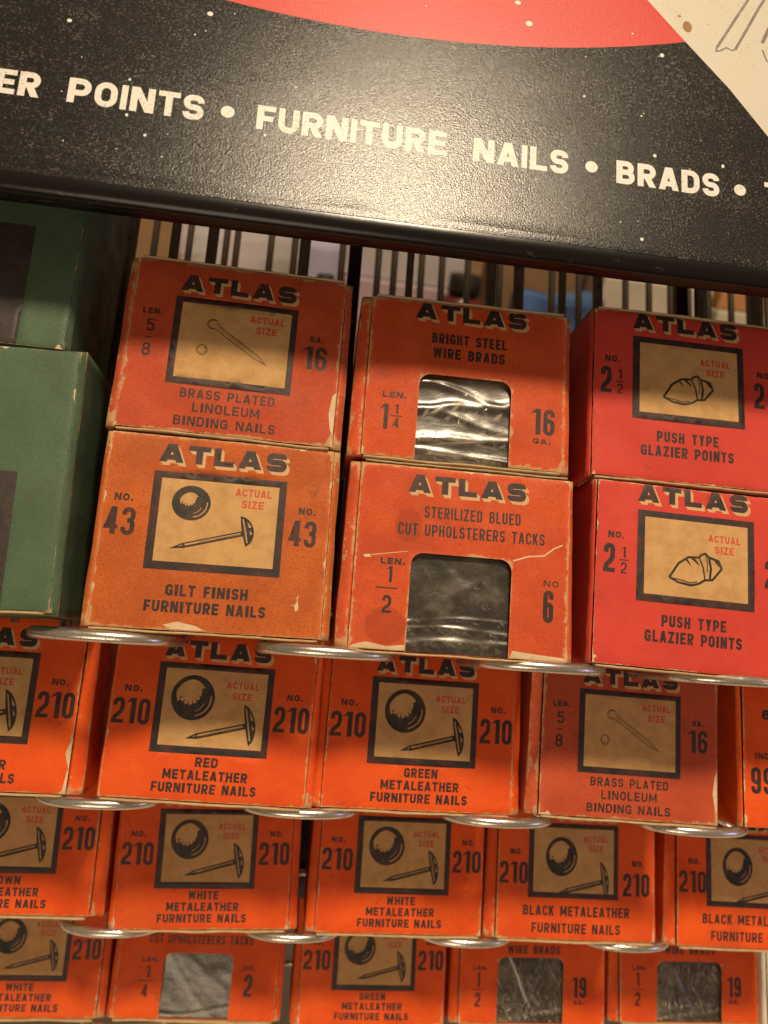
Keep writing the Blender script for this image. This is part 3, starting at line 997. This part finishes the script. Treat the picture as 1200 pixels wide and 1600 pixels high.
# brown posts that stand behind the gaps between the columns of boxes
for x in (-10.9, 99.3):
    o = bevel_box('post', (-.0021, -.0, -.003), (.0021, .162, .0), .0006, M_POST, rack)
    o.matrix_local = Matrix.Translation(F(x, -33, -36.6) - rack.location) @ FACE.to_4x4()
for ri in (1, 2, 3):  # short wide posts added on the lower tiers to fill the gaps dark
    y, z, xs, half, pro = ROWS[ri]
    for k, x in enumerate(xs):
        if ri == 3 and k == 1: continue
        if ri == 1 and k == 0: continue
        o = bevel_box('post', (-.0042, 0, -.002), (.0042, .044, .0), .0006, M_POST, rack)
        xx = {1: (-71, -10.5, 50.3, 112), 2: (-72.5, -10.2, 51.7, 113.5), 3: (-75, -10, 51.6, 114)}[ri][k]
        o.matrix_local = Matrix.Translation(F(xx, y + 1.2, z - 34.2) - rack.location) @ FACE.to_4x4()

# ------------------------------------------------------------------ header sign


def sign_mats():
    def enamel(name, base, speck, sp_amt, rough):
        t = NT(name)
        n = t.noise(1700, 5, 0.75)
        n2 = t.noise(85, 4, 0.6)
        k = t.math('ADD', n, t.math('MULTIPLY', n2, 0.30))
        s = t.ramp(k, 0.70, 0.84, 0, sp_amt)
        c = t.mix(s, base, speck)
        d = t.voronoi(260)
        dots = t.ramp(d.outputs['Distance'], 0.05, 0.085, 1, 0)
        pick = t.ramp(t.noise(210, 1), 0.60, 0.63)
        c = t.mix(t.math('MULTIPLY', t.math('MULTIPLY', dots, pick), 0.75), c, (0.55, 0.47, 0.33))
        pit = t.ramp(t.noise(620, 3, 0.6), 0.69, 0.73)
        c = t.mix(t.math('MULTIPLY', pit, 0.6), c, tuple(x * .25 for x in base))
        t.set(Base_Color=c, Roughness=t.ramp(n, 0.40, 0.66, rough - .03, rough + .07))
        t.b.inputs['Specular IOR Level'].default_value = 0.50
        t.bump(t.noise(2600, 2, 0.6), 0.24, 0.00028)
        return t.m
    return (enamel('black_enamel', (0.010, 0.009, 0.008), (0.16, 0.145, 0.12), .75, .235), enamel('red_enamel', (0.58, 0.028, 0.018), (0.70, 0.12, 0.08), .45, .38),
            enamel('cream_enamel', (0.58, 0.54, 0.46), (0.42, 0.35, 0.26), .8, .45), enamel('cream_lettering', (0.72, 0.70, 0.65), (0.30, 0.27, 0.22), .9, .40),
            ink('worn_violet_outline', (0.17, 0.14, 0.14), (0.66, 0.58, 0.44), 0.9))


SM = sign_mats()
sign = empty('header_sign', F(20, 61, 28), FACE @ Matrix.Rotation(math.radians(-4.3), 3, 'X'))
tag(sign, 'glossy black red and cream metal header sign with worn cream lettering above the boxes', 'sign')


def arc_y(x): return 110.8 + 280 - math.sqrt(max(0, 280 ** 2 - (x + 14) ** 2))


X0, X1, Y0, Y1 = -150, 165, 61.8, 190
YT = 185
lay = []
red = [(x, arc_y(x)) for x in range(-120, 64, 3)] + [(65.3, arc_y(65.3))]
red += [(65.3 - (Y1 - arc_y(65.3)) / 1.165, YT), (-120, YT)]
lay.append((1, [red]))
lay.append((2, [[(65.3 - (Y1 - arc_y(65.3)) / 1.165, YT), (65.3, arc_y(65.3)), (76.6, 110.6), (86.5, 98.6), (118, 62.0), (X1 - .01, 62.0), (X1 - .01, YT)]]))
tx = dict(W=.90, wt=.25, gap=.13, space=.7, wty=.215)
lay.append((3, text('ER', -94.9, 80.1, 6.1, 9.3, **tx)))
lay.append((3, text('POINTS', -79.7, 80.2, 6.2, 29.7, **tx)))
lay.append((3, text('FURNITURE', -38.2, 80.2, 6.15, 44.0, **tx)))
lay.append((3, text('NAILS', 12.2, 80.0, 6.1, 23.2, **tx)))
lay.append((3, text('BRADS', 47.3, 79.6, 6.1, 26.2, **tx)))
lay.append((3, text('T', 85.2, 79.4, 6.1, 5.0, **tx)))
for x, y in ((-44.8, 83.4), (41.1, 82.9), (78.8, 82.3)): lay.append((3, [circle(x, y, 1.55, 1.5, 20)]))
rs = random.Random(4)
sp = [(24.6, 120.2, .9, .75), (21.6, 125.8, .75, .6), (-82, 101, .55, .5), (-51.5, 108.5, .7, .6), (59, 117.2, .55, .6), (57.0, 88.4, .45, .45), (74.5, 88.2, .4, .5), (53.7, 65.5, .4, .45), (-62, 74.6, .35, .35), (-98, 70, .4, .5), (-66.5, 79.0, .35, .4), (-67, 88.0, .3, .3), (-36, 78.9, .3, .3), (39.0, 102.0, .3, .3)]
for i in range(26): sp.append((rs.uniform(-110, 70), rs.uniform(64, 125), rs.uniform(.10, .26), rs.uniform(.10, .26)))
lay.append((3, [circle(a, b, c, d, 10) for a, b, c, d in sp]))
ol = strip([(84.6, 142), (82.2, 137.5), (73.6, 122.0)], .75) + strip([(87.6, 140), (85.5, 136.2), (78.6, 122.3)], .75)
ol += strip([(73.6, 122.0), (73.4, 120.9), (74.6, 121.3), (76.2, 122.5), (77.6, 121.9), (78.6, 122.3)], .45)
ol += strip([(93, 140), (89.2, 133.0), (86.0, 125.6)], 1.0) + strip([(86.0, 123.6), (87.0, 120.6), (90, 118)], .5)
lay.append((4, ol))
lay.append((3, [circle(44.6, 83.3, .01, .01, 5)]))
def fit(p): return (-18.6 + (p[0] + 18.6) * (1 + 0.00050 * (p[1] - 61)), -34.5 + (p[1] + 34.5) * (1 + 0.00050 * (p[1] - 61)))


lay = [(k, [[fit(p) for p in q] for q in g]) for k, g in lay]
rust = [circle(68.6, 132.2, 1.3, 1.9, 12), circle(66.6, 135.4, .5, .4, 8)]
lay.append((5, rust))
gridp = [(x * 3.0 + (y % 2) * 1.5, Y0 + 2 + y * 3) for x in range(-48, 54) for y in range(40)]
o = sheet('face_plate', rect(X0, Y0, X1, Y1), lay, [], gridp, lambda x, y: .35 * noise1(x * .012, y * .02, 3), lambda x, y: 9.0,
          list(SM) + [plain('rust_spot', (0.30, 0.16, 0.06), .7)], sign)
o.location = (-20 * MM, -61 * MM, 0)
# rolled lower rim and the flange that turns back under it
prof = [(61.8, -.02), (61.6, -.02)]
for a in range(15, 181, 15):
    prof.append((61.6 - 3.9 * math.sin(math.radians(a)) - (0 if a < 90 else 0), -2.62 + 2.6 * math.cos(math.radians(a)) - (0 if a < 90 else .0)))
prof += [(60.4, -6.4), (60.4, -9.0), (61.2, -9.6), (Y1, -9.6), (Y1, -.02)]
vs, fs = [], []
K = 64
for i in range(K + 1):
    x = X0 + (X1 - X0) * i / K
    for j, (y, z) in enumerate(prof):
        vs.append(Vector(((x - 20) * MM, (y - 61) * MM, (z + .35 * noise1(x * .012, min(y, 61.8) * .02, 3)) * MM)))
m_ = len(prof)
for i in range(K):
    for j in range(m_ - 1): fs.append((i * m_ + j, i * m_ + j + 1, (i + 1) * m_ + j + 1, (i + 1) * m_ + j))
fs.append(tuple(range(m_))); fs.append(tuple(K * m_ + j for j in range(m_))[::-1])


def rim_mat():
    t = NT('rubbed_black_rim')
    sc = t.ramp(t.noise(420, 5, 0.75, stretch=(.35, 1, 1)), 0.60, 0.72)
    c = t.mix(t.math('MULTIPLY', sc, 0.5), (0.007, 0.006, 0.005), (0.16, 0.13, 0.09))
    t.set(Base_Color=c, Roughness=0.24)
    t.b.inputs['Specular IOR Level'].default_value = 0.35
    t.bump(t.noise(500, 3), 0.08, 0.0003)
    return t.m


link('rolled_rim', mesh('rolled_rim', vs, fs), [rim_mat()], sign)

# ------------------------------------------------------------------ the boxes
Z2, Z3, Z4 = -33.4, -77.2, -120.8
ml = [('METALEATHER', 22.4), ('FURNITURE NAILS', 27.6)]
D = 29
GR = 'red nail boxes on the wire rack'
carton((-67.73, 16.0, -.9), -.004, -.007, 53.5, 44.95, D, P_LINO, art_lino(), 'faded red linoleum binding nails box on top of the gilt furniture nails box', 11, faded=True, slx=2.2, srx=2.1)
carton((-67.06, -32.7, 0), -.028, .009, 54, 46.9, D, P_GILT, art_gilt(), 'brownish orange gilt finish furniture nails box marked 43', 12, slx=1.7, srx=2.0, topflap=False)
b1, m1 = carton((-6.72, 14.7, -1.0), .02, -.002, 52.4, 43.3, D, P_SCUFF, art_brads('BRIGHT STEEL', 'WIRE BRADS', 31.7, 27.6, True, '1', '4', '16', 52.4), 'red bright steel wire brads box with shiny cellophane window, upper one of its stack', 13, win=(13.6, 38.0, 22.9), folds=((.12, .55, -.03, .8), (.30, .6, .10, 1.1), (.52, .45, -.16, 1.0), (.66, .6, .16, 1.0), (.80, .5, -.22, .9), (.95, .4, .1, 1.0)), slx=3.3, srx=2.0)
b2, m2 = carton((-6.43, -33.6, 0), .007, 0, 54.1, 46.0, D, P_SCUFF, art_tacks('1', '2', '6', 54.1), 'creased orange upholsterers tacks box with window marked NO 6', 14, win=(13.9, 39.3, 24.1), folds=((.10, .35, .02, .9), (.23, .5, -.04, .6), (.33, .45, .03, .5), (.62, .2, .6, 1.4), (.72, .18, -.8, 1.3)), slx=3.0, srx=1.6)
carton((54.0, 15.4, -1.05), .016, -.010, 54.3, 46.97, D, P_CRIM, art_push(), 'upper of the two crimson glazier points boxes, half shaded by the sign', 15, slx=.9, srx=.9, sy=.15)
carton((54.26, -33.1, .25), .017, -.025, 54.3, 46.97, D, P_CRIM, art_push(), 'lower of the two crimson glazier points boxes, standing on the wire loops', 16, slx=.9, srx=.9, topflap=False)
carton((115.5, -33.1, 0), 0, 0, 54.3, 46.97, D, P_CRIM, art_push(), 'crimson glazier points box right of the stacked crimson pair', 51, slx=.9, srx=.9)
carton((-75.5 - 54.2, -76.5, Z2), .0, .0, 54.2, 45, D, P_ORANGE, art_210([('BROWN', 11)] + ml) + [(6, [[(53.3, 12.0), (54.25, 14.5), (54.25, 6.0), (53.4, 8.5), (52.9, 10.4)], [(53.9, 6), (54.25, 6), (54.25, .5), (53.2, .5)]])],
       'orange box with torn right edge, cut off at the left below the green boxes', 17, srx=3.6)
carton((-67.02, -76.3, -32.5), .013, -.009, 54.2, 45, D, P_ORANGE, art_210([('RED', 6.0)] + ml), 'orange box of red metaleather furniture nails under the gilt nails box', 18, slx=0.7, srx=2.0)
carton((-8.2, -76.65, -33.8), -.043, -.006, 54.2, 45, D, P_ORANGE, art_210([('GREEN', 9.6)] + ml), 'orange box of green metaleather furniture nails directly under the upholsterers tacks box', 19, slx=2.6, srx=2.4)
carton((53.0, -75.7, -33.3), -.003, -.018, 53.5, 44.95, D, P_LINO, art_lino(), 'faded red linoleum binding nails box under the lower crimson glazier points box', 20, slx=3.2, srx=0.8)
carton((114.9, -76.6, Z2), .0, -.004, 54.2, 45, D, P_ORANGE, art_ninety(), 'red box printed 99 at the right picture edge below the crimson boxes', 21, slx=.9, botflap=False)
carton((-74.8 - 54.2, -121.3, Z3), .02, .02, 54.2, 45, D, P_ORANGE, art_210([('BROWN', 11)] + ml), 'nails box cut off at the left edge of the third row', 22, srx=3.6)
carton((-67.67, -124.2, -77.6), .011, .030, 54.2, 45, D, P_ORANGE, art_210([('WHITE', 9.4)] + ml), 'white metaleather furniture nails box under the red metaleather box', 23, slx=1.6, srx=2.6)
carton((-4.83, -123.1, -76.9), -.005, .004, 54.2, 45, D, P_ORANGE, art_210([('WHITE', 9.4)] + ml), 'white metaleather furniture nails box under the green metaleather box', 24, slx=2.8, srx=0.6)
carton((54.48, -123.25, -77.2), .01, 0, 54.5, 45, D, P_ORANGE, art_black(), 'black metaleather furniture nails box fully in view in the third row', 25, slx=3.4, srx=1.0)
carton((117.2, -124.0, Z3), .01, -.01, 54.5, 45, D, P_ORANGE, art_black(), 'black metaleather furniture nails box cut off at the right picture edge', 26, slx=3.6)
carton((-77.9 - 54.2, -169.2, Z4), .0, .01, 54.2, 45, D, P_ORANGE, art_210([('WHITE', 9.4)] + ml), 'white metaleather furniture nails box at the left end of the bottom row', 27, srx=2.4)
b3, m3 = carton((-72.4, -168.4, Z4), .0, -.006, 57.6, 45, D, P_ORANGE, art_tacks('1', '4', '2', 57.6, True), 'orange upholsterers tacks box with window marked NO. 2 in the bottom row', 28, win=(16.3, 41.0, 22.2), folds=((.12, .25, .1, .8), (.35, .10, -1.2, 1.6), (.25, .10, 1.6, 1.6)), slx=1.8, srx=2.0)
carton((-6.2, -169.9, Z4), -.003, .009, 54.2, 45, D, P_ORANGE, art_210([('GREEN', 9.6)] + ml), 'green metaleather furniture nails box in the bottom row between two window boxes', 29, slx=2.4, srx=0.8)
b4, m4 = carton((53.9, -168.3, Z4), .0, .004, 56.8, 44, D, P_ORANGE, art_brads('BRIGHT STEEL', 'WIRE BRADS', 28.9, 24.7, False, '1', '2', '19', 56.8), 'left of the two wire brads boxes with windows marked 19 GA.', 30, win=(14.5, 40.4, 23.4), folds=((.12, .4, .1, .7), (.30, .45, -2.2, .8), (.45, .4, 2.6, .7), (.2, .45, 3.4, .8), (.1, .4, -3.6, .8)), slx=3.2, srx=0.8)
b5, m5 = carton((117.1, -166.9, Z4), .0, .004, 56.8, 44, D, P_ORANGE, art_brads('BRIGHT STEEL', 'WIRE BRADS', 28.9, 24.7, False, '1', '2', '19', 56.8), 'wire brads box with window at the bottom right corner beside a white carton', 31, win=(14.9, 41.6, 22.0), folds=((.12, .4, .1, .7), (.30, .45, -2.2, .8), (.45, .4, 2.6, .7), (.2, .45, 3.4, .8), (.1, .4, -3.6, .8)), slx=3.6, srx=0.6)
brads(b1, m1, 52.4, (13.6, 38, 22.9), 1, 'long bright steel brads lying behind the cellophane of the upper window box', 30, .8, M_STEEL, 60, ytop=9)
brads(b2, m2, 54.1, (13.9, 39.3, 24.1), 2, 'dark blued tacks heaped behind the clouded window of the creased orange box', 12, 1, M_BLUED, 220, cat='tacks', tacks=True)
brads(b3, m3, 57.6, (16.3, 41, 22.2), 3, 'small dark tacks behind the window of the box marked NO. 2', 6.4, 1, M_BLUED, 300, cat='tacks', tacks=True)
brads(b4, m4, 56.8, (14.5, 40.4, 23.4), 4, 'short bright brads behind the window of the left 19 GA. box', 12.7, .5, M_STEEL, 320, ytop=17)
brads(b5, m5, 56.8, (14.9, 41.6, 22.0), 5, 'short bright brads behind the window of the bottom right 19 GA. box', 12.7, .5, M_STEEL, 320, ytop=17)

# green boxes
GG = 'green boxes on the wire rack'


def green_art(x0, x1, y0, y1): return [(1, [rect(x0, y0, x1, y1)])]


_mi = M_INK
M_INK = M_LABEL
carton((-80.3 - 58, 31.9, 5), 0, -.006, 58, 58, 33, P_GREEN, green_art(6, 47.2, .02, 30.8), 'green box with a black label standing on the lower green box, mostly under the sign', 41, group=GG, slx=.8, srx=1.0, topflap=False, name='green_box', crease=False, bulge=.15, botflap=False)
carton((-74.3 - 62, -32.2, 5), 0, .030, 62, 61.6, 33, P_GREEN, green_art(6, 51.6, .5, 31.5), 'dark labelled green box carrying the other green box, beside the gilt nails box', 42, group=GG, slx=.9, srx=1.3, topflap=False, name='green_box', crease=False, bulge=.15, sy=.9)
M_INK = _mi

# white carton at the bottom right
P_WHITE = paper('white_board', base=(0.80, 0.74, 0.62), dark=(0.70, 0.62, 0.48), wear=0.7, fib=0.3, back=False)
carton((175.8, -170.5, -117), 0, .0, 52, 42, 30, P_WHITE, [], 'plain white carton beside the bottom right wire brads box', 43, group=None, name='white_carton', topflap=False)

# ------------------------------------------------------------------ what shows between the wires: a worktable with shop goods behind the rack
M_WOOD = plain('oiled_wood', (0.30, 0.17, 0.08), .5, 0, .5, 14)
M_CREAM = plain('cream_card', (0.50, 0.44, 0.34), .6, 0, .25, 30)
M_PAPER = plain('white_paper', (0.46, 0.42, 0.42), .7, 0, .15, 30)
M_MAUVE = plain('mauve_card', (0.42, 0.31, 0.34), .6, 0, .2, 20)
M_TAN = plain('brown_card', (0.26, 0.15, 0.065), .65, 0, .3, 25)
M_BLUE = plain('blue_plastic', (0.05, 0.12, 0.27), .35, 0, .4, 30)
M_BLK = plain('black_plastic', (0.012, 0.011, 0.011), .35, 0, .1)
M_REDP = plain('dark_red_plastic', (0.10, 0.012, 0.012), .35, 0, .1)
M_ORNG = plain('orange_wood', (0.50, 0.23, 0.08), .5, 0, .3, 12)
M_LILAC = plain('lilac_plastic', (0.46, 0.44, 0.58), .35, 0, .2, 12)
M_WALL = plain('tan_wall_paint', (0.22, 0.17, 0.125), .8, 0, .2, 3)
M_FLOOR = plain('brown_floor_boards', (0.12, 0.075, 0.045), .6, 0, .4, 6)

fl = link('floor', mesh('floor', [(-4, -2, -.95), (4, -2, -.95), (4, 4, -.95), (-4, 4, -.95)], [(0, 1, 2, 3)]), [M_FLOOR], None, False)
tag(fl, 'brown wooden floor of the shop', 'floor', None, 'structure')
wl = link('wall', merge and mesh('wall', *box_data((-4, 1.6, -.95), (4, 1.7, 1.6))), [M_WALL], None, False)
tag(wl, 'tan shop wall far behind the rack', 'wall', None, 'structure')

ct = empty('counter', (0.05, .02, -.95))
tag(ct, 'pale topped counter that carries the wire rack', 'counter')
bevel_box('top', (-.55, -.30, .62), (.55, .30, .66), .003, M_CREAM, ct)
bevel_box('cabinet', (-.52, -.27, 0), (.52, .27, .6195), .003, M_WOOD, ct)
# rack feet down to the counter
for x in (-120, 165):
    rtube('leg', [F(x, 150, -97), F(x, -20, -97), Vector((F(x, -20, -97).x, F(x, -20, -97).y - .02, -.2895))], 3 * MM, M_POST)

tb = empty('work_table', (0.15, .85, -.95))
tag(tb, 'wooden worktable behind the rack with shop goods on it', 'table')
bevel_box('table_top', (-.75, -.45, .84), (.75, .45, .87), .003, M_WOOD, tb)
for sx in (-.7, .7):
    for sy_ in (-.4, .4):
        bevel_box('leg', (sx - .025, sy_ - .025, 0), (sx + .025, sy_ + .025, .8395), .002, M_WOOD, tb)
TZ = -.08


def good(name, label, cat, lo, hi, mat, rz=0, bev=.002, loc=(0, 0, 0), warp=0, cuts=0, seed=0, group=None):
    o = bevel_box(name, lo, hi, bev, mat, None, (0, 0, rz), loc, warp, cuts, seed)
    return tag(o, label, cat, group)


good('brown_carton', 'brown carton seen through the wires left of the linoleum nails box', 'box', (-.03, -.03, 0), (.03, .03, .13), M_TAN, .1, loc=(-.185, .56, TZ))
good('plastic_bag', 'crumpled white plastic bag behind the wires above the linoleum nails box', 'bag', (-.055, -.03, .0), (.055, .03, .11), M_PAPER, .1, .006, loc=(-.100, .57, TZ + .006), warp=.012, cuts=8, seed=3)
good('plastic_bag', 'smaller crumpled pale bag beside the white plastic bag, nearer the black capped bottle', 'bag', (-.03, -.03, .0), (.03, .03, .062), M_LILAC, -.1, .006, loc=(-.022, .62, TZ + .006), warp=.010, cuts=8, seed=5)


def bottle(loc, r, h, label):
    root = empty('bottle', loc)
    tag(root, label, 'bottle')
    def lathe(prof, nm, mat):
        v, f = [], []
        n = 24
        for rr_, z in prof:
            for k in range(n): v.append(Vector((rr_ * math.cos(2 * math.pi * k / n), rr_ * math.sin(2 * math.pi * k / n), z)))
        for i in range(len(prof) - 1):
            for k in range(n): f.append((i * n + k, i * n + (k + 1) % n, (i + 1) * n + (k + 1) % n, (i + 1) * n + k))
        f.append(tuple(range(n))[::-1]); f.append(tuple((len(prof) - 1) * n + k for k in range(n)))
        link(nm, mesh(nm, v, f), [mat], root)
    lathe([(r * .95, 0), (r, .003), (r, h * .62), (r * .6, h * .70), (r * .55, h * .72)], 'body', M_REDP)
    lathe([(r * .72, h * .7205), (r * .72, h * .98), (r * .66, h)], 'cap', M_BLK)


bottle((-.022, .50, TZ), .011, .052, 'small dark red black capped bottle behind the linoleum nails box')
bottle((.106, .53, TZ), .021, .062, 'wider dark red bottle with a black cap behind the wires above the wire brads box')
good('mauve_box', 'flat mauve box under a slanting stack of white paper', 'box', (-.06, -.04, 0), (.06, .04, .042), M_MAUVE, -.12, loc=(.060, .60, TZ))
o = good('paper_stack', 'slanting stack of white paper on the mauve box', 'paper', (-.058, -.04, 0), (.062, .04, .030), M_PAPER, -.15, .001, loc=(.058, .605, TZ + .0428), seed=2)
good('wooden_crate', 'brown wooden crate behind the wires right of the white paper', 'crate', (-.045, -.04, 0), (.045, .04, .14), M_TAN, .05, loc=(.200, .66, TZ))
good('blue_bag', 'blue plastic bag in front of the brown wooden crate', 'bag', (-.045, -.02, 0), (.045, .02, .045), M_BLUE, .1, .006, loc=(.200, .55, TZ + .006), warp=.010, cuts=8, seed=8)
good('cream_box', 'long cream box behind the wires above the crimson boxes', 'box', (-.055, -.04, 0), (.055, .04, .072), M_CREAM, -.06, loc=(.305, .60, TZ))
good('cream_box', 'cream box with an orange board on it at the right', 'box', (-.05, -.04, 0), (.05, .04, .054), M_CREAM, .08, loc=(.415, .60, TZ))
good('orange_board', 'orange wooden board lying on the right cream box', 'board', (-.048, -.035, 0), (.05, .04, .018), M_ORNG, .05, loc=(.415, .60, TZ + .0546))
